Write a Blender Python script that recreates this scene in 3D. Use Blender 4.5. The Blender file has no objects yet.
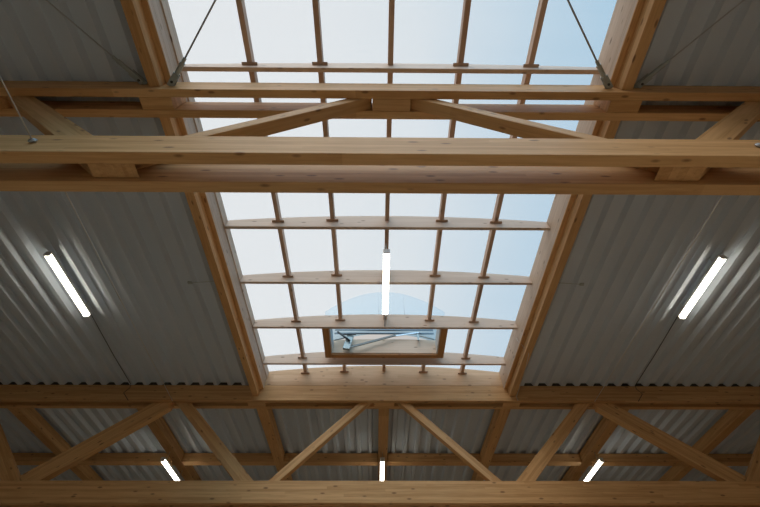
import bpy, bmesh, math, random
from mathutils import Vector, Matrix
random.seed(7)
C = bpy.context.scene.collection
S = 1.2            # metres per drawing unit
EYE = 1.6          # camera height above the floor

def W(x, y, z):
    return Vector((x * S, y * S, z * S + EYE))

# ------------------------------------------------------------------ materials
def new_mat(name):
    m = bpy.data.materials.new(name); m.use_nodes = True
    nt = m.node_tree; nt.nodes.clear()
    return m, nt.nodes, nt.links

def math_node(N, L, op, a, b=None, c=None):
    n = N.new('ShaderNodeMath'); n.operation = op
    for i, v in enumerate((a, b, c)):
        if v is None: continue
        if isinstance(v, (int, float)): n.inputs[i].default_value = v
        else: L.new(v, n.inputs[i])
    return n.outputs[0]

def wood(name, base, dark, lam=0.04, rough=0.6):
    """spruce glulam: grain along the local X axis, lamellae stacked along local Z"""
    m, N, L = new_mat(name)
    out = N.new('ShaderNodeOutputMaterial'); p = N.new('ShaderNodeBsdfPrincipled')
    L.new(p.outputs[0], out.inputs[0])
    p.inputs['Roughness'].default_value = rough
    tc = N.new('ShaderNodeTexCoord'); oi = N.new('ShaderNodeObjectInfo')
    off = math_node(N, L, 'MULTIPLY', oi.outputs['Random'], 37.0)
    comb = N.new('ShaderNodeCombineXYZ')
    for i in range(3): L.new(off, comb.inputs[i])
    add = N.new('ShaderNodeVectorMath'); add.operation = 'ADD'
    L.new(tc.outputs['Object'], add.inputs[0]); L.new(comb.outputs[0], add.inputs[1])
    mp = N.new('ShaderNodeMapping'); mp.inputs['Scale'].default_value = (1.3, 26, 26)
    L.new(add.outputs[0], mp.inputs[0])
    grain = N.new('ShaderNodeTexNoise'); grain.inputs['Scale'].default_value = 1.6
    grain.inputs['Detail'].default_value = 5; grain.inputs['Distortion'].default_value = 0.6
    L.new(mp.outputs[0], grain.inputs['Vector'])
    # lamella tint
    sep = N.new('ShaderNodeSeparateXYZ'); L.new(tc.outputs['Object'], sep.inputs[0])
    zi = math_node(N, L, 'FLOOR', math_node(N, L, 'DIVIDE', sep.outputs[2], lam))
    xi = math_node(N, L, 'FLOOR', math_node(N, L, 'ADD', math_node(N, L, 'DIVIDE', sep.outputs[0], 2.7), math_node(N, L, 'MULTIPLY', zi, 0.37)))
    cw = N.new('ShaderNodeCombineXYZ'); L.new(xi, cw.inputs[0]); L.new(zi, cw.inputs[1]); L.new(off, cw.inputs[2])
    wn = N.new('ShaderNodeTexWhiteNoise'); wn.noise_dimensions = '3D'; L.new(cw.outputs[0], wn.inputs[0])
    # glue line
    fz = math_node(N, L, 'FRACT', math_node(N, L, 'DIVIDE', sep.outputs[2], lam))
    glue = math_node(N, L, 'LESS_THAN', fz, 0.045)
    # knots
    mk = N.new('ShaderNodeMapping'); mk.inputs['Scale'].default_value = (3.2, 9, 9)
    L.new(add.outputs[0], mk.inputs[0])
    vo = N.new('ShaderNodeTexVoronoi'); vo.inputs['Scale'].default_value = 1.0
    vo.inputs['Randomness'].default_value = 1.0
    L.new(mk.outputs[0], vo.inputs['Vector'])
    kn = N.new('ShaderNodeMapRange'); kn.inputs['From Min'].default_value = 0.08; kn.inputs['From Max'].default_value = 0.165
    kn.inputs['To Min'].default_value = 1.0; kn.inputs['To Max'].default_value = 0.0
    L.new(vo.outputs['Distance'], kn.inputs['Value'])
    ramp = N.new('ShaderNodeValToRGB')
    ramp.color_ramp.elements[0].position = 0.32; ramp.color_ramp.elements[0].color = (*dark, 1)
    ramp.color_ramp.elements[1].position = 0.68; ramp.color_ramp.elements[1].color = (*base, 1)
    f = math_node(N, L, 'ADD', math_node(N, L, 'MULTIPLY', grain.outputs['Fac'], 0.75),
                  math_node(N, L, 'MULTIPLY', wn.outputs['Value'], 0.28))
    L.new(f, ramp.inputs[0])
    mx = N.new('ShaderNodeMix'); mx.data_type = 'RGBA'
    L.new(math_node(N, L, 'MULTIPLY', kn.outputs[0], 0.75), mx.inputs[0])
    L.new(ramp.outputs[0], mx.inputs[6]); mx.inputs[7].default_value = (dark[0]*0.3, dark[1]*0.22, dark[2]*0.16, 1)
    mg = N.new('ShaderNodeMix'); mg.data_type = 'RGBA'
    L.new(math_node(N, L, 'MULTIPLY', glue, 0.25), mg.inputs[0])
    L.new(mx.outputs[2], mg.inputs[6]); mg.inputs[7].default_value = (dark[0]*0.5, dark[1]*0.5, dark[2]*0.5, 1)
    hsv = N.new('ShaderNodeHueSaturation')
    L.new(mg.outputs[2], hsv.inputs['Color'])
    L.new(math_node(N, L, 'ADD', math_node(N, L, 'MULTIPLY', oi.outputs['Random'], 0.16), 0.92), hsv.inputs['Value'])
    L.new(hsv.outputs[0], p.inputs['Base Color'])
    bp = N.new('ShaderNodeBump'); bp.inputs['Strength'].default_value = 0.08; bp.inputs['Distance'].default_value = 0.004
    L.new(grain.outputs['Fac'], bp.inputs['Height']); L.new(bp.outputs[0], p.inputs['Normal'])
    return m

def plain(name, col, rough=0.5, metal=0.0, var=0.06, scale=9.0):
    m, N, L = new_mat(name)
    out = N.new('ShaderNodeOutputMaterial'); p = N.new('ShaderNodeBsdfPrincipled')
    L.new(p.outputs[0], out.inputs[0])
    p.inputs['Roughness'].default_value = rough; p.inputs['Metallic'].default_value = metal
    tc = N.new('ShaderNodeTexCoord'); nz = N.new('ShaderNodeTexNoise')
    nz.inputs['Scale'].default_value = scale; nz.inputs['Detail'].default_value = 4
    L.new(tc.outputs['Object'], nz.inputs['Vector'])
    r = N.new('ShaderNodeValToRGB')
    r.color_ramp.elements[0].position = 0.3; r.color_ramp.elements[0].color = (*[c*(1-var) for c in col], 1)
    r.color_ramp.elements[1].position = 0.7; r.color_ramp.elements[1].color = (*[min(1, c*(1+var)) for c in col], 1)
    L.new(nz.outputs['Fac'], r.inputs[0]); L.new(r.outputs[0], p.inputs['Base Color'])
    return m

def emit(name, col, strength):
    m, N, L = new_mat(name)
    out = N.new('ShaderNodeOutputMaterial'); e = N.new('ShaderNodeEmission')
    e.inputs[0].default_value = (*col, 1); e.inputs[1].default_value = strength
    L.new(e.outputs[0], out.inputs[0]); return m

def sheet(name, tint, clear, stripes):
    """translucent multiwall polycarbonate: lets the sky through, scatters a little"""
    m, N, L = new_mat(name)
    out = N.new('ShaderNodeOutputMaterial')
    tr = N.new('ShaderNodeBsdfTransparent'); tl = N.new('ShaderNodeBsdfTranslucent')
    tr.inputs[0].default_value = (*tint, 1); tl.inputs[0].default_value = (*[min(1, c) for c in tint], 1)
    mix = N.new('ShaderNodeMixShader')
    tc = N.new('ShaderNodeTexCoord'); mp = N.new('ShaderNodeMapping'); mp.inputs['Scale'].default_value = (0.25, stripes, 1)
    L.new(tc.outputs['Object'], mp.inputs[0])
    nz = N.new('ShaderNodeTexNoise'); nz.inputs['Scale'].default_value = 1.0; nz.inputs['Detail'].default_value = 3
    L.new(mp.outputs[0], nz.inputs['Vector'])
    f = math_node(N, L, 'ADD', math_node(N, L, 'MULTIPLY', nz.outputs['Fac'], 0.03), 1 - clear - 0.015)
    L.new(f, mix.inputs[0]); L.new(tr.outputs[0], mix.inputs[1]); L.new(tl.outputs[0], mix.inputs[2])
    L.new(mix.outputs[0], out.inputs[0]); return m

M = {}
M['wood'] = wood('glulam_spruce', (0.67, 0.405, 0.18), (0.51, 0.275, 0.10))
M['board'] = wood('spruce_board', (0.68, 0.49, 0.355), (0.58, 0.40, 0.275), lam=0.12)
M['rib'] = wood('rib_spruce', (0.64, 0.50, 0.395), (0.55, 0.41, 0.31), lam=0.12)
M['header'] = wood('header_spruce', (0.68, 0.45, 0.27), (0.55, 0.34, 0.18), lam=0.08)
M['curb'] = wood('curb_spruce', (0.60, 0.47, 0.36), (0.50, 0.37, 0.27), lam=0.2)
M['bar'] = wood('bar_wood', (0.58, 0.40, 0.29), (0.46, 0.29, 0.19), lam=0.2)
M['frame'] = wood('vent_frame_wood', (0.56, 0.30, 0.12), (0.42, 0.20, 0.07), lam=0.2)
M['deck'] = plain('grey_steel_deck', (0.56, 0.625, 0.705), 0.40, 0.0, 0.03, 0.7)
M['steel'] = plain('galvanised_steel', (0.36, 0.40, 0.40), 0.5, 0.35)
M['wire'] = plain('wire_steel', (0.55, 0.54, 0.51), 0.45, 0.3)
M['rod'] = plain('rod_steel', (0.42, 0.45, 0.49), 0.45, 0.3)
M['cable'] = plain('black_cable', (0.035, 0.033, 0.03), 0.6)
M['white'] = plain('white_metal', (0.72, 0.73, 0.74), 0.4)
M['alu'] = plain('aluminium', (0.48, 0.52, 0.56), 0.35, 0.6)
M['arm'] = plain('grey_arm', (0.17, 0.18, 0.175), 0.5, 0.1)
M['rail'] = plain('blue_grey_rail', (0.16, 0.22, 0.28), 0.4, 0.3)
M['dark'] = plain('dark_metal', (0.06, 0.065, 0.07), 0.5, 0.3)
M['floor'] = plain('sand_floor', (0.74, 0.59, 0.43), 0.9, 0, 0.10, 1.2)
M['wall'] = plain('wall_boards', (0.62, 0.52, 0.40), 0.8, 0, 0.08, 1.0)
M['lamp'] = emit('lamp_light', (1.0, 0.94, 0.78), 12.0)
M['glass'] = sheet('polycarbonate', (0.955, 0.97, 0.98), 0.76, 14.0)
M['clear'] = sheet('window_glass', (0.93, 0.95, 0.95), 0.97, 1.9)
M['lid'] = sheet('lid_polycarbonate', (0.76, 0.875, 0.94), 0.90, 4.0)

# ------------------------------------------------------------------ helpers
def tag(o, label=None, cat=None, group=None, kind=None):
    if label: o['label'] = label
    if cat: o['category'] = cat
    if group: o['group'] = group
    if kind: o['kind'] = kind
    return o

def thing(name, loc, label, cat, group=None):
    o = bpy.data.objects.new(name, None); C.objects.link(o)
    o.location = loc; o.empty_display_size = 0.1
    return tag(o, label, cat, group)

def link(name, bm, mat, parent=None, loc=Vector((0, 0, 0)), rot=(0, 0, 0), smooth=False):
    bmesh.ops.recalc_face_normals(bm, faces=bm.faces)
    me = bpy.data.meshes.new(name); bm.to_mesh(me); bm.free()
    me.materials.append(mat)
    if smooth:
        for f in me.polygons: f.use_smooth = True
    o = bpy.data.objects.new(name, me); C.objects.link(o)
    o.rotation_euler = rot
    if parent:
        o.parent = parent; o.location = loc - parent.location
    else: o.location = loc
    return o

def box_bm(bm, lo, hi, bev=0.0):
    vs = [bm.verts.new((x, y, z)) for x in (lo[0], hi[0]) for y in (lo[1], hi[1]) for z in (lo[2], hi[2])]
    fs = [(0, 1, 3, 2), (4, 6, 7, 5), (0, 4, 5, 1), (2, 3, 7, 6), (0, 2, 6, 4), (1, 5, 7, 3)]
    faces = [bm.faces.new([vs[i] for i in f]) for f in fs]
    if bev > 0:
        es = list({e for f in faces for e in f.edges})
        bmesh.ops.bevel(bm, geom=es, offset=bev, segments=1, affect='EDGES')

def beam(name, lo, hi, axis, mat, parent=None, bev=0.004):
    """a timber given by its two opposite corners in drawing units; grain along `axis`"""
    lo, hi = W(*lo), W(*hi); c = (lo + hi) / 2; d = (hi - lo) / 2
    bm = bmesh.new()
    if axis == 'x': box_bm(bm, (-d.x, -d.y, -d.z), (d.x, d.y, d.z), bev); rot = (0, 0, 0)
    elif axis == 'y': box_bm(bm, (-d.y, -d.x, -d.z), (d.y, d.x, d.z), bev); rot = (0, 0, math.pi/2)
    else: box_bm(bm, (-d.z, -d.y, -d.x), (d.z, d.y, d.x), bev); rot = (0, -math.pi/2, 0)
    return link(name, bm, mat, parent, c, rot)

def prism(name, pts, y0, y1, alpha, mat, parent=None, bev=0.004):
    """outline in the X-Z plane (drawing units) extruded from y0 to y1; grain along the slope alpha"""
    P = [W(x, 0, z) for x, z in pts]
    cx = sum(p.x for p in P) / len(P); cz = sum(p.z for p in P) / len(P)
    ca, sa = math.cos(alpha), math.sin(alpha); h = (y1 - y0) / 2 * S
    bm = bmesh.new(); rings = []
    for s in (-h, h):
        rings.append([bm.verts.new(((p.x-cx)*ca + (p.z-cz)*sa, s, -(p.x-cx)*sa + (p.z-cz)*ca)) for p in P])
    n = len(P)
    a = bm.faces.new(rings[0]); b = bm.faces.new(rings[1][::-1])
    for i in range(n): bm.faces.new((rings[0][i], rings[1][i], rings[1][(i+1) % n], rings[0][(i+1) % n]))
    if bev:
        bmesh.ops.bevel(bm, geom=[e for f in (a, b) for e in f.edges], offset=bev, segments=1, affect='EDGES')
    return link(name, bm, mat, parent, Vector((cx, (y0+y1)/2*S, cz)), (0, -alpha, 0))

def tube_bm(bm, pts, r, seg=8, cap=True):
    prev = None; rings = []
    for i, p in enumerate(pts):
        t = ((pts[min(i+1, len(pts)-1)] - pts[max(i-1, 0)])).normalized()
        if prev is None:
            u = t.orthogonal().normalized()
        else:
            u = (prev - t*prev.dot(t)).normalized()
        prev = u; v = t.cross(u)
        rings.append([bm.verts.new(p + (u*math.cos(a) + v*math.sin(a))*r) for a in [2*math.pi*k/seg for k in range(seg)]])
    for i in range(len(rings)-1):
        for k in range(seg):
            bm.faces.new((rings[i][k], rings[i][(k+1) % seg], rings[i+1][(k+1) % seg], rings[i+1][k]))
    if cap:
        bm.faces.new(rings[0][::-1]); bm.faces.new(rings[-1])

def tube(name, pts, r, mat, parent=None, seg=8):
    """pts already in world metres"""
    o = pts[0]; bm = bmesh.new(); tube_bm(bm, [p - o for p in pts], r, seg)
    return link(name, bm, mat, parent, o, smooth=True)

def oriented_plate(bm, a, b, w, t, up):
    """flat bar from a to b, width w, thickness t"""
    d = (b - a).normalized(); s = d.cross(up).normalized(); n = s.cross(d).normalized()
    vs = []
    for p in (a, b):
        for i, j in ((-1, -1), (1, -1), (1, 1), (-1, 1)):
            vs.append(bm.verts.new(p + s*(w/2*i) + n*(t/2*j)))
    for f in ((3, 2, 1, 0), (4, 5, 6, 7), (0, 1, 5, 4), (1, 2, 6, 5), (2, 3, 7, 6), (3, 0, 4, 7)):
        bm.faces.new([vs[i] for i in f])

# ------------------------------------------------------------------ measured geometry (drawing units above the eye)
Y1, LB, T, G = 0.8225, 5.0, 0.0741, 0.1121
Y2 = Y1 + LB
ZB, HB, ZT = 2.1162, 0.286, 3.6733
ZD = 3.9683                         # roof deck underside = top of top chords
XB, XBO, XC = 2.1799, 2.2837, 2.1234
ZBM, ZL, ZG, ZA = 3.7588, 3.8933, 4.2484, 4.1071
HALF = 8.7                          # hall half width
YN, YF = -4.3, 10.9                 # hall ends
def arc(x):                         # underside of the arched glazing
    return 4.255 + 0.135*(1 - (x/XC)**2)

# ------------------------------------------------------------------ shell
bm = bmesh.new(); box_bm(bm, (-HALF*S-.2, YN*S-.2, -0.2), (HALF*S+.2, YF*S+.2, 0)); tag(link('floor', bm, M['floor']), kind='structure')
TOPZ = (ZD + 0.02)*S + EYE
for nm, lo, hi in (('wall_left', (-HALF*S-.2, YN*S-.2, 0), (-HALF*S, YF*S+.2, TOPZ)), ('wall_right', (HALF*S, YN*S-.2, 0), (HALF*S+.2, YF*S+.2, TOPZ)),
                   ('wall_back', (-HALF*S, YN*S-.2, 0), (HALF*S, YN*S, 0.9)), ('wall_back', (-HALF*S, YN*S-.2, 1.9), (HALF*S, YN*S, TOPZ)),
                   ('wall_back', (-HALF*S, YN*S-.2, .9), (-9.4, YN*S, 1.9)), ('wall_back', (9.4, YN*S-.2, .9), (HALF*S, YN*S, 1.9)),
                   ('wall_front', (-HALF*S, YF*S, 0), (HALF*S, YF*S+.2, TOPZ))):
    bm = bmesh.new(); box_bm(bm, lo, hi); tag(link(nm, bm, M['wall']), kind='structure')
# gable over the near end of the skylight
beam('wall_back', (-XBO, YN-0.12, ZD+0.02), (XBO, YN, 4.26), 'x', M['wall'], bev=0)['kind'] = 'structure'

PITCH, RIB = 0.248, 0.064
def deck_strip(bm, x0, x1, y0, y1):
    xs = []
    n0 = math.floor(x0/PITCH) - 1; n1 = math.ceil(x1/PITCH) + 1
    for n in range(n0, n1+1):
        c = n*PITCH - 0.015
        xs += [(c-0.064, RIB), (c-0.032, 0), (c+0.032, 0), (c+0.064, RIB)]
    pts = []
    for (xa, za), (xb, zb) in zip(xs[:-1], xs[1:]):
        if xb <= x0 or xa >= x1: continue
        if xa < x0: za = za + (zb-za)*(x0-xa)/(xb-xa); xa = x0
        if not pts: pts.append((xa, za))
        if xb > x1: zb = za + (zb-za)*(x1-xa)/(xb-xa); xb = x1
        pts.append((xb, zb))
    lo = [[bm.verts.new(W(x, y, ZD+z)) for x, z in pts] for y in (y0, y1)]
    hi = [[bm.verts.new(W(x, y, ZD+0.16)) for x, z in pts] for y in (y0, y1)]
    for i in range(len(pts)-1):
        bm.faces.new((lo[0][i], lo[0][i+1], lo[1][i+1], lo[1][i]))
        bm.faces.new((hi[0][i], hi[1][i], hi[1][i+1], hi[0][i+1]))
        for k in (0, 1): bm.faces.new((lo[k][i], hi[k][i], hi[k][i+1], lo[k][i+1]))
    for i in (0, -1): bm.faces.new((lo[0][i], lo[1][i], hi[1][i], hi[0][i]))
bm = bmesh.new()
bm.free()
for a in ((-HALF-.1, -XBO-.001, YN-.1, Y2+T), (XBO+.001, HALF+.1, YN-.1, Y2+T), (-HALF-.1, HALF+.1, Y2+T, YF+.1)):
    bm = bmesh.new(); deck_strip(bm, *a); o = tag(link('ceiling', bm, M['deck']), kind='structure')
    for yf in ((Y1, Y2) if a[3] < Y2+1 else ()):       # dark pieces closing the troughs over the chords
        bm = bmesh.new()
        for n in range(math.floor(a[0]/PITCH)-1, math.ceil(a[1]/PITCH)+2):
            c = n*PITCH - 0.015 + PITCH/2; h0 = PITCH/2-0.034; h1 = PITCH/2-0.066
            if c-h0 < a[0] or c+h0 > a[1]: continue
            q = [[bm.verts.new(W(x, y, z)) for x, z in ((c-h0, ZD+.001), (c+h0, ZD+.001), (c+h1, ZD+RIB-.001), (c-h1, ZD+RIB-.001))] for y in (yf+.012, yf+.04)]
            bm.faces.new(q[0]); bm.faces.new(q[1][::-1])
            for k in range(4): bm.faces.new((q[0][k], q[1][k], q[1][(k+1) % 4], q[0][(k+1) % 4]))
        link('trough_filler', bm, M['cable'], o)['label'] = 'dark trough filler'

# ------------------------------------------------------------------ trusses
def make_truss(y, label):
    r = thing('roof_truss', W(0, y+T+G/2, ZB), label, 'truss', 'timber roof trusses')
    E = HALF - 0.01
    for y0 in (y, y+T+G):
        beam('bottom_chord', (-E, y0, ZB), (E, y0+T, ZB+HB), 'x', M['wood'], r)
        beam('top_chord', (-E, y0, ZT), (E, y0+T, ZD), 'x', M['wood'], r)
    g0, g1 = y+T+0.002, y+T+G-0.002
    for x0, x1 in ((-2.365, -2.066), (-0.18, 0.18), (2.066, 2.365)):
        beam('spacer_block', (x0, g0, ZT+.002), (x1, g1, ZD-.004), 'x', M['wood'], r)
    zt, ze = ZT, ZB+HB
    k1, k2, k3 = 1.0228, 1.1346, 1.181
    inner = [(1.573-k1*(1.573-0.19)/k1, ze+(1.573-0.19)/k1), (0.19, ze+(1.74-0.19)/k1), (1.809, 2.334), (1.721, 2.257)]
    lo2 = lambda z: 2.166+(z-ze)*(3.5821-2.166)/(zt-ze); up2 = lambda z: 1.8859+(z-ze)*k2
    z0, z1 = ZB+0.045, ZD-0.006
    steep = [(up2(z0), z0), (lo2(z0), z0), (lo2(z1), z1), (up2(z1), z1)]
    up1 = lambda x: 2.575+(5.267-x)/k3; lo1 = lambda x: 2.49+(4.95-x)/k3
    xl = 3.64
    zx = min(z1, up1(xl))
    flat = [(xl+0.02, lo1(xl+0.02)), (5.15, 2.32), (5.362, 2.494), (xl+0.02, up1(xl+0.02))]
    r3 = lambda z: 5.521+(z-2.617)*1.19
    steep3 = [(r3(z0), z0), (r3(z0)+0.283, z0), (r3(z1)+0.283, z1), (r3(z1), z1)]
    for s in (-1, 1):
        for poly, al in ((inner, math.atan2(-1, k1)), (steep, math.atan2(1, k2)), (flat, math.atan2(-1, k3)), (steep3, math.atan2(1, 1.19))):
            prism('diagonal', [(s*x, z) for x, z in poly], g0, g1, al*s, M['wood'], r)
    return r
make_truss(Y1, 'nearer timber truss crossing the upper picture with its double bottom chord overhead')
make_truss(Y2, 'farther timber truss along the bottom of the picture with zigzag diagonals')

# ------------------------------------------------------------------ skylight edges
for s, side in ((-1, 'left'), (1, 'right')):
    for y0, y1, where in ((YN+.005, Y1-.001, 'running up from the nearer truss'), (Y1+2*T+G+.001, Y2-.001, 'between the nearer and the farther truss')):
        r = thing('trimmer_beam', W(s*XB, (y0+y1)/2, ZBM), 'timber beam along the %s skylight edge, %s' % (side, where), 'beam', 'beams along the skylight edges')
        a, b = sorted((s*XB, s*XBO)); beam('main_beam', (a, y0, ZBM), (b, y1, ZD-.001), 'y', M['wood'], r)
        a, b = sorted((s*XC, s*(XB-.0005))); beam('ledge_board', (a, y0, ZL+.0125), (b, y1, ZD-.001), 'y', M['curb'], r, 0.001); beam('ledge_strip', (a, y0, ZL), (b, y1, ZL+.012), 'y', M['wood'], r, 0.001)
    a, b = sorted((s*XC, s*XBO))
    r = thing('curb_board', W(s*XC, (YN+Y2)/2, ZD), 'pale timber upstand lining the %s side of the skylight' % side, 'board', 'skylight upstands')
    if s < 0:
        beam('lower_plank', (a, YN+.005, ZD), (b, Y2-.001, 4.115), 'y', M['curb'], r, 0.003)
        beam('upper_plank', (a, YN+.005, 4.1155), (b+0.012, Y2-.001, ZG), 'y', M['curb'], r, 0.003)
    else:
        beam('plank', (a, YN+.005, ZD), (b, Y2-.001, ZG), 'y', M['curb'], r, 0.003)

# end board over the farther truss, arched on top
def arch_pts(x0, zb, n=28, dz=0.0, inset=0.0):
    w = 2*x0 - inset
    pts = [(-x0+inset, zb), (x0, zb)]
    return pts + [(x0 - w*i/n, arc(x0 - w*i/n)+dz) for i in range(n+1)]
tag(prism('header_board', arch_pts(XBO, ZD+.001, dz=0.0), Y2, Y2+0.06, 0, M['header'], bev=0.002),
    'wide pale timber board with arched top closing the far end of the skylight', 'board')

# arched ribs
AY = [-0.23, 0.71, 1.645, 2.5837, 3.526, 4.4679, 5.3871]
AW = 0.042
ordn = {0: 'behind the picture top edge', 1: 'first one above the nearer truss', 2: 'hidden behind the nearer double bottom chord',
        3: 'first one below the nearer truss', 4: 'crossing behind the central lamp', 5: 'at the top side of the roof vent', 6: 'at the bottom side of the roof vent'}
for i, y in enumerate(AY):
    tag(prism('skylight_rib', arch_pts(XC-.0005, ZA, inset=0.0125), y, y+AW, 0, M['rib'], bev=0.003),
        'arched timber cross rib of the skylight, ' + ordn[i], 'rib', 'arched skylight ribs')

# glazing bars with their little brackets
BX = [-1.44, -0.728, 0.0, 0.725, 1.44]
posn = ['leftmost', 'second from left', 'middle', 'second from right', 'rightmost']
rown = ['the row running out at the top edge of the picture', 'the row just above and behind the nearer truss top chord', 'the row hidden mostly behind the nearer truss', 'the first row below the nearer truss' ,
        'the row beside the upper half of the central lamp', 'the row of the roof vent', 'the short last row against the end board']
rown = ['the row at the picture top edge', 'the row behind the nearer top chord', 'the row showing just below the nearer truss', 'the row beside the upper central lamp',
        'the row beside the lower central lamp', 'the row holding the roof vent', 'the short last row above the end board']
BW = 0.054
def make_bar(x, ya, yb, label, pad):
    zt = arc(x) - 0.004; zb = arc(x) - (0.105 if abs(x) > 1 else 0.118)
    if abs(x) < .1: zb = arc(x) - 0.125
    r = thing('glazing_bar', W(x, (ya+yb)/2, zb), label, 'glazing bar', 'timber bars under the skylight glazing')
    sl = (arc(x+.05)-arc(x-.05))/.1
    beam('bar', (x-BW/2, ya, zb), (x+BW/2, yb, zt - abs(sl)*BW/2), 'y', M['bar'], r, 0.003)
    if pad:
        beam('bracket', (x-0.08, yb-0.030, zb-0.010), (x+0.08, yb, zb-0.0005), 'x', M['bar'], r, 0.002)
for i in range(len(AY)):
    ya = AY[i]+AW+.0005; yb = (AY[i+1] if i+1 < len(AY) else Y2) - .0005
    for k, x in enumerate(BX):
        if i == 5 and k in (1, 2, 3): continue
        make_bar(x, ya, yb, '%s brown skylight bar in %s' % (posn[k], rown[i]), k != 2)

# glazing sheet with the opening for the vent
VX, VY0, VY1 = 1.02, 4.515, 5.275
bm = bmesh.new()
xs = sorted(set([-XBO+.01 + (2*XBO-.02)*i/40 for i in range(41)] + [-VX+.02, VX-.02])); ys = [YN-.1, VY0+.03, VY1-.02, Y2+0.07]
vv = {(i, j): bm.verts.new(W(x, y, arc(x)+0.004)) for i, x in enumerate(xs) for j, y in enumerate(ys)}
for i in range(len(xs)-1):
    for j in range(3):
        if j == 1 and -VX < (xs[i]+xs[i+1])/2 < VX and abs(xs[i]) < VX and abs(xs[i+1]) < VX: continue
        bm.faces.new((vv[i, j], vv[i+1, j], vv[i+1, j+1], vv[i, j+1]))
gl = link('window_1', bm, M['glass'])
sm = gl.modifiers.new('thickness', 'SOLIDIFY'); sm.thickness = 0.016; sm.offset = 1 if False else 1
tag(gl, kind='structure')

# unseen window row behind the camera, added to let in extra daylight
for k in range(6):
    x0 = -9.4 + k*18.8/6
    bm = bmesh.new(); box_bm(bm, (x0+.06, YN*S-.10, .96), (x0+18.8/6-.06, YN*S-.085, 1.84))
    added_pane = tag(link('window_%d' % (k+2), bm, M['clear']), kind='structure')
    bm = bmesh.new()
    for lo, hi in (((x0, YN*S-.15, .9), (x0+.06, YN*S-.03, 1.9)), ((x0+18.8/6-.06, YN*S-.15, .9), (x0+18.8/6, YN*S-.03, 1.9)),
                   ((x0+.06, YN*S-.15, .9), (x0+18.8/6-.06, YN*S-.03, .96)), ((x0+.06, YN*S-.15, 1.84), (x0+18.8/6-.06, YN*S-.03, 1.9))):
        box_bm(bm, lo, hi)
    link('window_frame', bm, M['dark'], added_pane)

# ------------------------------------------------------------------ roof vent
r = thing('roof_vent', W(0, VY0, 4.137), 'open roof vent with brown timber frame and domed lid at far end of skylight', 'vent')
FZ = 4.137; FW = 0.105
for s in (-1, 1):
    a, b = sorted((s*VX, s*(VX-FW))); zt = arc(VX-FW)+0.03
    beam('frame_side', (a, VY0, FZ), (b, VY1, zt), 'y', M['frame'], r)
def rail(name, y0, y1, lift, n=16):
    x0 = VX-FW-.001
    pts = [(-x0, FZ), (x0, FZ)] + [(x0-2*x0*i/n, arc(x0-2*x0*i/n)+lift) for i in range(n+1)]
    prism(name, pts, y0, y1, 0, M['frame'], r, 0.002)
rail('frame_end', VY0, VY0+0.03, 0.03); rail('frame_end', VY1-0.085, VY1, 0.088)
x0 = VX-FW-.003
lin = [(-x0, FZ+.03), (x0, FZ+.03)] + [(x0-2*x0*i/16, arc(x0-2*x0*i/16)+0.085) for i in range(17)]
prism('inner_lining', lin, VY1-0.098, VY1-0.086, 0, M['board'], r, 0)
# white lining profiles on the two sides
for s in (-1, 1):
    a, b = sorted((s*(VX-FW-.0005), s*(VX-FW-.02)))
    beam('side_lining', (a, VY0+0.035, FZ+.02), (b, VY1-0.1, arc(.9)+.03), 'y', M['white'], r, 0.002)
# domed lid hinged along the far edge and tilted open
th = math.radians(-1.5); hy, hz = VY1-0.02, 4.44
def lidp(u, v, lift=0.0):            # u across -1..1, v 0 at hinge .. 1 at the near edge
    bulge = 0.50*(1-u*u)*(0.45+0.55*v)
    d = v*0.80; z = bulge + lift
    return W(u*1.0, hy - d*math.cos(th) - z*math.sin(th)*0.6, hz + d*math.sin(th)*(1 if True else 0) + z*math.cos(th))
bm = bmesh.new(); nu, nv = 24, 10
top = {(i, j): bm.verts.new(lidp(-1+2*i/nu, j/nv, .015)) for i in range(nu+1) for j in range(nv+1)}
for i in range(nu):
    for j in range(nv): bm.faces.new((top[i, j], top[i+1, j], top[i+1, j+1], top[i, j+1]))
lid = link('lid', bm, M['lid'], r, smooth=True)
lid.data.transform(Matrix.Translation(Vector((0, 0, 0))))
sm = lid.modifiers.new('thickness', 'SOLIDIFY'); sm.thickness = 0.012
tag(lid, 'translucent bluish domed lid')
for x in (-0.10, 0.33): tube('lid_stay', [W(x, 4.50, 4.41), W(x, 4.50, 4.46+0.40*(1-x*x))], 0.006, M['rail'], r, 6)
for z, y in ((4.60, 5.17), (4.70, 5.19)):
    tube('cross_rail', [W(-0.9, y, z), W(0.9, y, z)], 0.02, M['rail'], r)
def flat_bar(name, a, b, w, t, up, mat):
    bm = bmesh.new(); o = a.copy(); oriented_plate(bm, Vector((0, 0, 0)), b-a, w, t, up); return link(name, bm, mat, r, o)
UP = Vector((0, 1, 0))
flat_bar('link_arm', W(-0.66, 5.06, 4.17), W(0.20, 5.10, 4.50), 0.045, 0.02, UP, M['arm'])
flat_bar('link_arm', W(0.18, 5.11, 4.49), W(0.62, 5.12, 4.58), 0.03, 0.015, UP, M['alu'])
flat_bar('cylinder_bracket', W(-0.655, 5.07, 4.16), W(-0.60, 5.09, 4.47), 0.14, 0.05, UP, M['steel'])
tube('gas_cylinder', [W(-0.83, 5.05, 4.53), W(-0.60, 5.03, 4.31)], 0.022, M['dark'], r)
flat_bar('bracket_strip', W(-0.74, 5.05, 4.475), W(-0.5, 5.05, 4.475), 0.02, 0.03, UP, M['dark'])
flat_bar('hinge_post', W(0.60, 5.10, 4.38), W(0.60, 5.14, 4.60), 0.035, 0.03, UP, M['steel'])
tube('stay_rod', [W(0.62, 5.1, 4.49), W(0.88, 5.1, 4.40)], 0.012, M['steel'], r)
tube('stay_rod', [W(-0.62, 5.1, 4.46), W(-0.88, 5.1, 4.38)], 0.012, M['steel'], r)

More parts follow.
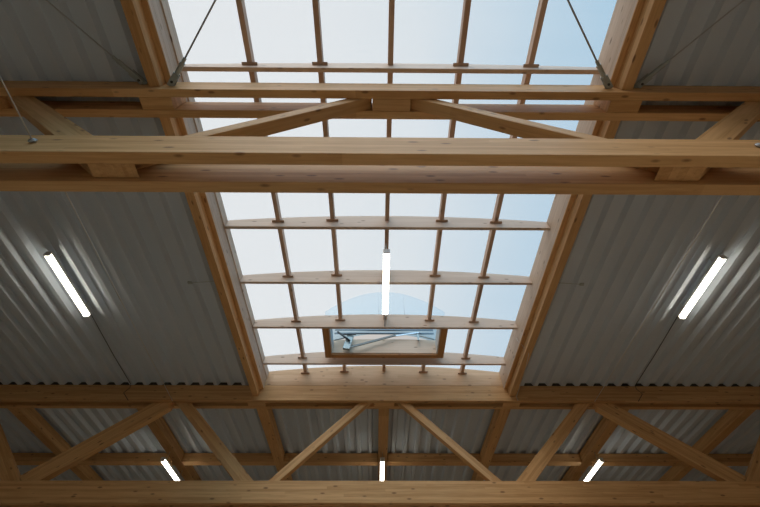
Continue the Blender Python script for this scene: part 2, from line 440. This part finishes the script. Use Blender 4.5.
# ------------------------------------------------------------------ beams and blocking of the far bay
PXS = [-6.69, -4.37, -2.21, 0.0, 2.21, 4.37, 6.69]
PWD = 0.19; PZ = 3.78
pn = ['far left', 'second from left', 'third from left', 'middle', 'third from right', 'second from right', 'far right']
for i, x in enumerate(PXS):
    tag(beam('purlin', (x-PWD/2, Y2+2*T+G+.001, PZ), (x+PWD/2, YF-.001, ZD-.001), 'y', M['wood']),
        '%s of the seven lengthwise roof beams seen behind the farther truss' % pn[i], 'beam', 'lengthwise beams of the far bay')
xs_ = [-HALF] + PXS + [HALF]
bn = ['outermost left', 'second from left', 'third from left', 'left of the middle beam', 'right of the middle beam', 'third from right', 'second from right', 'outermost right']
for i in range(8):
    a = xs_[i] + (PWD/2 if i else 0) + .001; b = xs_[i+1] - (PWD/2 if i < 7 else 0) - .001
    tag(beam('cross_piece', (a, 8.28, PZ+.004), (b, 8.45, ZD-.002), 'x', M['wood']),
        'short timber cross piece between roof beams of the far bay, ' + bn[i], 'beam', 'cross pieces of the far bay')

# ------------------------------------------------------------------ strip lights
def make_lamp(x, y, z, top, label):
    ln, w, h = 1.13, 0.078, 0.045
    r = thing('strip_light', W(x, y+ln/2, z), label, 'lamp', 'lit strip lights')
    bm = bmesh.new(); lo, hi = W(x-w/2, y+.02, z), W(x+w/2, y+ln-.02, z+h); c = (lo+hi)/2
    n = 8; prof = []
    hw = (hi.x-lo.x)/2; hh = hi.z-lo.z
    for k in range(n+1):
        a = math.pi + math.pi*k/n
        prof.append((hw*math.cos(a), -hh/2 + hh*0.55 + hh*0.55*math.sin(a)))
    prof += [(hw, hh/2), (-hw, hh/2)]
    L2 = (hi.y-lo.y)/2
    ra = [bm.verts.new((px, -L2, pz)) for px, pz in prof]; rb = [bm.verts.new((px, L2, pz)) for px, pz in prof]
    bm.faces.new(ra); bm.faces.new(rb[::-1])
    for k in range(len(prof)): bm.faces.new((ra[k], rb[k], rb[(k+1) % len(prof)], ra[(k+1) % len(prof)]))
    link('diffuser', bm, M['lamp'], r, c)
    beam('housing', (x-w/2*1.12, y+.01, z+h+.001), (x+w/2*1.12, y+ln-.01, z+h+.035), 'y', M['white'], r, 0.004)
    for y0 in (y, y+ln-.02): beam('end_cap', (x-w/2-.003, y0, z-.003), (x+w/2+.003, y0+.019, z+h+.037), 'x', M['white'], r, 0.006)
    for yy in (y+.15, y+ln-.15): tube('hanger', [W(x, yy, z+h+.034), W(x, yy, top)], 0.006, M['wire'], r, 6)
for s, nm in ((-1, 'left'), (1, 'right')):
    make_lamp(s*4.37, 2.862, 3.84, ZD+0.071 , 'lit strip light on the grey ribbed ceiling %s of the skylight' % nm)
make_lamp(-0.01, 2.80, 3.84, 4.265, 'lit strip light hanging in the middle of the skylight')
for x, nm in ((-4.37, 'left-hand'), (-0.01, 'middle'), (4.37, 'right-hand')):
    make_lamp(x, 7.69, 3.525, PZ, '%s lit strip light behind the diagonals of the farther truss' % nm)

# ------------------------------------------------------------------ wind bracing rods, wires and cables
def tension_rod(a, b, r0, label, grp, fork=True):
    r = thing('tension_rod', a, label, 'rod', grp); d = (b-a).normalized()
    tube('rod', [a + d*0.16, b], r0, M['rod'], r)
    if fork:
        up = Vector((0, 0, 1)); bm = bmesh.new()
        sd = d.cross(up).normalized()
        tube_bm(bm, [d*0.13, d*0.30], 0.026, 10)
        tube_bm(bm, [d*0.29, d*0.36], 0.018, 10)
        link('turnbuckle', bm, M['steel'], r, a, smooth=False)
        bm = bmesh.new()
        n2 = sd.cross(d)
        for k in (-1, 1): oriented_plate(bm, d*0.0 + n2*0.022*k, d*0.15 + n2*0.022*k, 0.062, 0.012, up)
        oriented_plate(bm, d*-0.03, d*0.09, 0.075, 0.02, up)
        link('fork', bm, M['steel'], r, a)
        bm = bmesh.new(); tube_bm(bm, [d*0.04 - n2*0.04, d*0.04 + n2*0.04], 0.014, 8); link('pin', bm, M['dark'], r, a)
for s, nm in ((-1, 'left'), (1, 'right')):
    tension_rod(W(s*2.085, Y1-.015, 3.80 if s < 0 else 3.825), W(-s*2.40, YN+.01, 3.80 if s < 0 else 3.85), 0.0095,
                'steel tension rod with fork fitting crossing the skylight at upper %s' % nm, 'roof bracing rods')
    tension_rod(W(s*2.38, Y1-.015, 3.86), W(s*7.0, YN+.01, 3.86), 0.008,
                'thin steel rod running up the grey ceiling at upper %s' % nm, 'roof bracing rods')
def wire(name, pts, rad, mat, label, grp, eye=None):
    r = thing(name, pts[0], label, 'wire', grp)
    tube('strand', pts, rad, mat, r, 6)
    if eye:
        bm = bmesh.new(); e = eye - pts[0]
        ring = [e + Vector((math.cos(a)*0.022, 0.0, math.sin(a)*0.022)) for a in [2*math.pi*k/12 for k in range(13)]]
        tube_bm(bm, ring, 0.008, 6)
        tube_bm(bm, [e + Vector((0, -.012, 0)), e + Vector((0, 0.0, 0))], 0.02, 8)
        link('eye_bolt', bm, M['alu'], r, pts[0], smooth=True)
for s, nm in ((-1, 'left'), (1, 'right')):
    ex = s*2.25
    wire('brace_wire', [W(s*3.50, YN+.01, 3.82), W(ex, Y1-.012, 2.266)], 0.0042, M['wire'],
         'thin wire rising from the %s eye bolt on the nearer bottom chord' % nm, 'truss bracing wires', W(ex, Y1-.012, 2.266))
    wire('brace_wire', [W(ex, Y1+2*T+G+.006, 2.30), W(s*3.62, Y2-.006, 3.66)], 0.0055, M['wire'],
         'thin wire sloping below the ceiling %s of the skylight to the farther truss' % nm, 'truss bracing wires')
    x = s*4.45
    pts = [W(s*4.37, 4.001, 3.885), W(s*4.39, 4.02, 3.955), W(x, 5.0, 3.958), W(x+s*.02, 5.78, 3.955), W(x+s*.02, Y2-.012, 3.90), W(x+s*.07, Y2-.02, 3.80), W(x-s*.08, Y2-.012, 3.66)]
    tag(tube('lamp_cable', pts, 0.006, M['cable'], None, 6), 'black power cable from the %s ceiling strip light back over the farther truss' % nm, 'cable', 'lamp power cables')
    r = thing('deck_anchor', W(s*2.74, 3.42, ZD), 'small steel anchor strut tying the ceiling to the %s skylight beam' % nm, 'anchor', 'ceiling anchors')
    tube('strut', [W(s*2.74, 3.42, ZD-.012), W(s*(XBO+.002), 3.36, 3.93)], 0.006, M['steel'], r, 6)
    beam('plate', (s*2.74-.03, 3.40, ZD-.02), (s*2.74+.03, 3.44, ZD-.0005), 'x', M['steel'], r, 0.003)
tag(tube('lamp_cable', [W(-0.01, 3.925, 3.88), W(-.01, 4.10, 3.93), W(-.005, 4.42, 4.10), W(-.005, 4.462, 4.19)], 0.012, M['alu'], None, 6),
    'short grey cable from the central lamp to the rib above the vent', 'cable', 'lamp power cables')
tag(tube('sensor_cable', [W(2.116, 4.62, 4.02), W(2.10, 4.60, 3.95), W(2.155, 4.62, 3.885), W(2.232, 4.66, 3.752), W(2.27, 5.0, 3.752), W(2.29, 5.5, 3.752), W(2.29, 5.80, 3.74), W(2.30, 5.812, 3.67)], 0.006, M['wire'], None, 6),
    'thin grey cable clipped along the right skylight beam down to the farther truss', 'cable')

# ------------------------------------------------------------------ sky
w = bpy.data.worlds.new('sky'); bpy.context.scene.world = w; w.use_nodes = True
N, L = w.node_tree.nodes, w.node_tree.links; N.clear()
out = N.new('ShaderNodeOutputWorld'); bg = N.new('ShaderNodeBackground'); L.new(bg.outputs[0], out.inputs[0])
tc = N.new('ShaderNodeTexCoord'); sep = N.new('ShaderNodeSeparateXYZ'); L.new(tc.outputs['Generated'], sep.inputs[0])
nz = N.new('ShaderNodeTexNoise'); nz.inputs['Scale'].default_value = 1.6; nz.inputs['Detail'].default_value = 3
L.new(tc.outputs['Generated'], nz.inputs['Vector'])
f = math_node(N, L, 'ADD', math_node(N, L, 'MULTIPLY', sep.outputs[0], 1.05), math_node(N, L, 'MULTIPLY', nz.outputs['Fac'], 0.35))
f = math_node(N, L, 'ADD', f, math_node(N, L, 'MULTIPLY', sep.outputs[1], -0.12))
f = math_node(N, L, 'ADD', f, 0.30)
rp = N.new('ShaderNodeValToRGB'); L.new(f, rp.inputs[0])
cr = rp.color_ramp
cr.elements[0].position = 0.25; cr.elements[0].color = (0.85, 0.785, 0.735, 1)
cr.elements[1].position = 1.0; cr.elements[1].color = (0.03, 0.33, 0.57, 1)
e = cr.elements.new(0.5); e.color = (0.735, 0.72, 0.70, 1)
L.new(rp.outputs[0], bg.inputs[0])
br = N.new('ShaderNodeMapRange'); br.interpolation_type = 'SMOOTHSTEP'  # brighter sky patch behind the camera, added to light the interior
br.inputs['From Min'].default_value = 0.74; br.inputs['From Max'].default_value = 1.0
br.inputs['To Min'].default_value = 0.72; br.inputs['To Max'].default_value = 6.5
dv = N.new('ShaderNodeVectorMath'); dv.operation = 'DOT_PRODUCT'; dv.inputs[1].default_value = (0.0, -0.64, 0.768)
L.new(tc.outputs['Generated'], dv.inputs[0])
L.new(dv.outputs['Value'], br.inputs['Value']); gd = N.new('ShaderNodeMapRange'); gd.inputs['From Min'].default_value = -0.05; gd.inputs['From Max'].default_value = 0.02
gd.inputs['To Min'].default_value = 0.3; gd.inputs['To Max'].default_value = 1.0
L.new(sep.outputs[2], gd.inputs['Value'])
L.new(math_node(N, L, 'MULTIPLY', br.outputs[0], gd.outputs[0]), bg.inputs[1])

# ------------------------------------------------------------------ camera
F, P_, YAW, ROLL, XCAM = 372.8351, 0.9385, 0.0104, -0.0038, 0.124
cy, sy, cp, sp, cr_, sr_ = math.cos(YAW), math.sin(YAW), math.cos(P_), math.sin(P_), math.cos(ROLL), math.sin(ROLL)
right = Vector((cy, -sy, 0)); fh = Vector((sy, cy, 0)); zz = Vector((0, 0, 1))
fwd = fh*cp + zz*sp; up = fh*-sp + zz*cp
ri = right*cr_ + up*sr_; ui = right*-sr_ + up*cr_
cam = bpy.data.cameras.new('camera'); co = bpy.data.objects.new('camera', cam); C.objects.link(co)
mw = Matrix((ri, ui, -fwd)).transposed().to_4x4(); mw.translation = Vector((-XCAM*S, 0, EYE)); co.matrix_world = mw
cam.sensor_width = 36; cam.sensor_fit = 'HORIZONTAL'; cam.lens = F/760*36; cam.clip_start = 0.05
sc = bpy.context.scene; sc.camera = co
sc.view_settings.view_transform = 'Standard'; sc.view_settings.look = 'None'
sc.view_settings.exposure = 0.07; sc.view_settings.gamma = 1.0; sc.view_settings.use_curve_mapping = False
sc.cycles.max_bounces = 10; sc.cycles.diffuse_bounces = 6; sc.cycles.transparent_max_bounces = 12
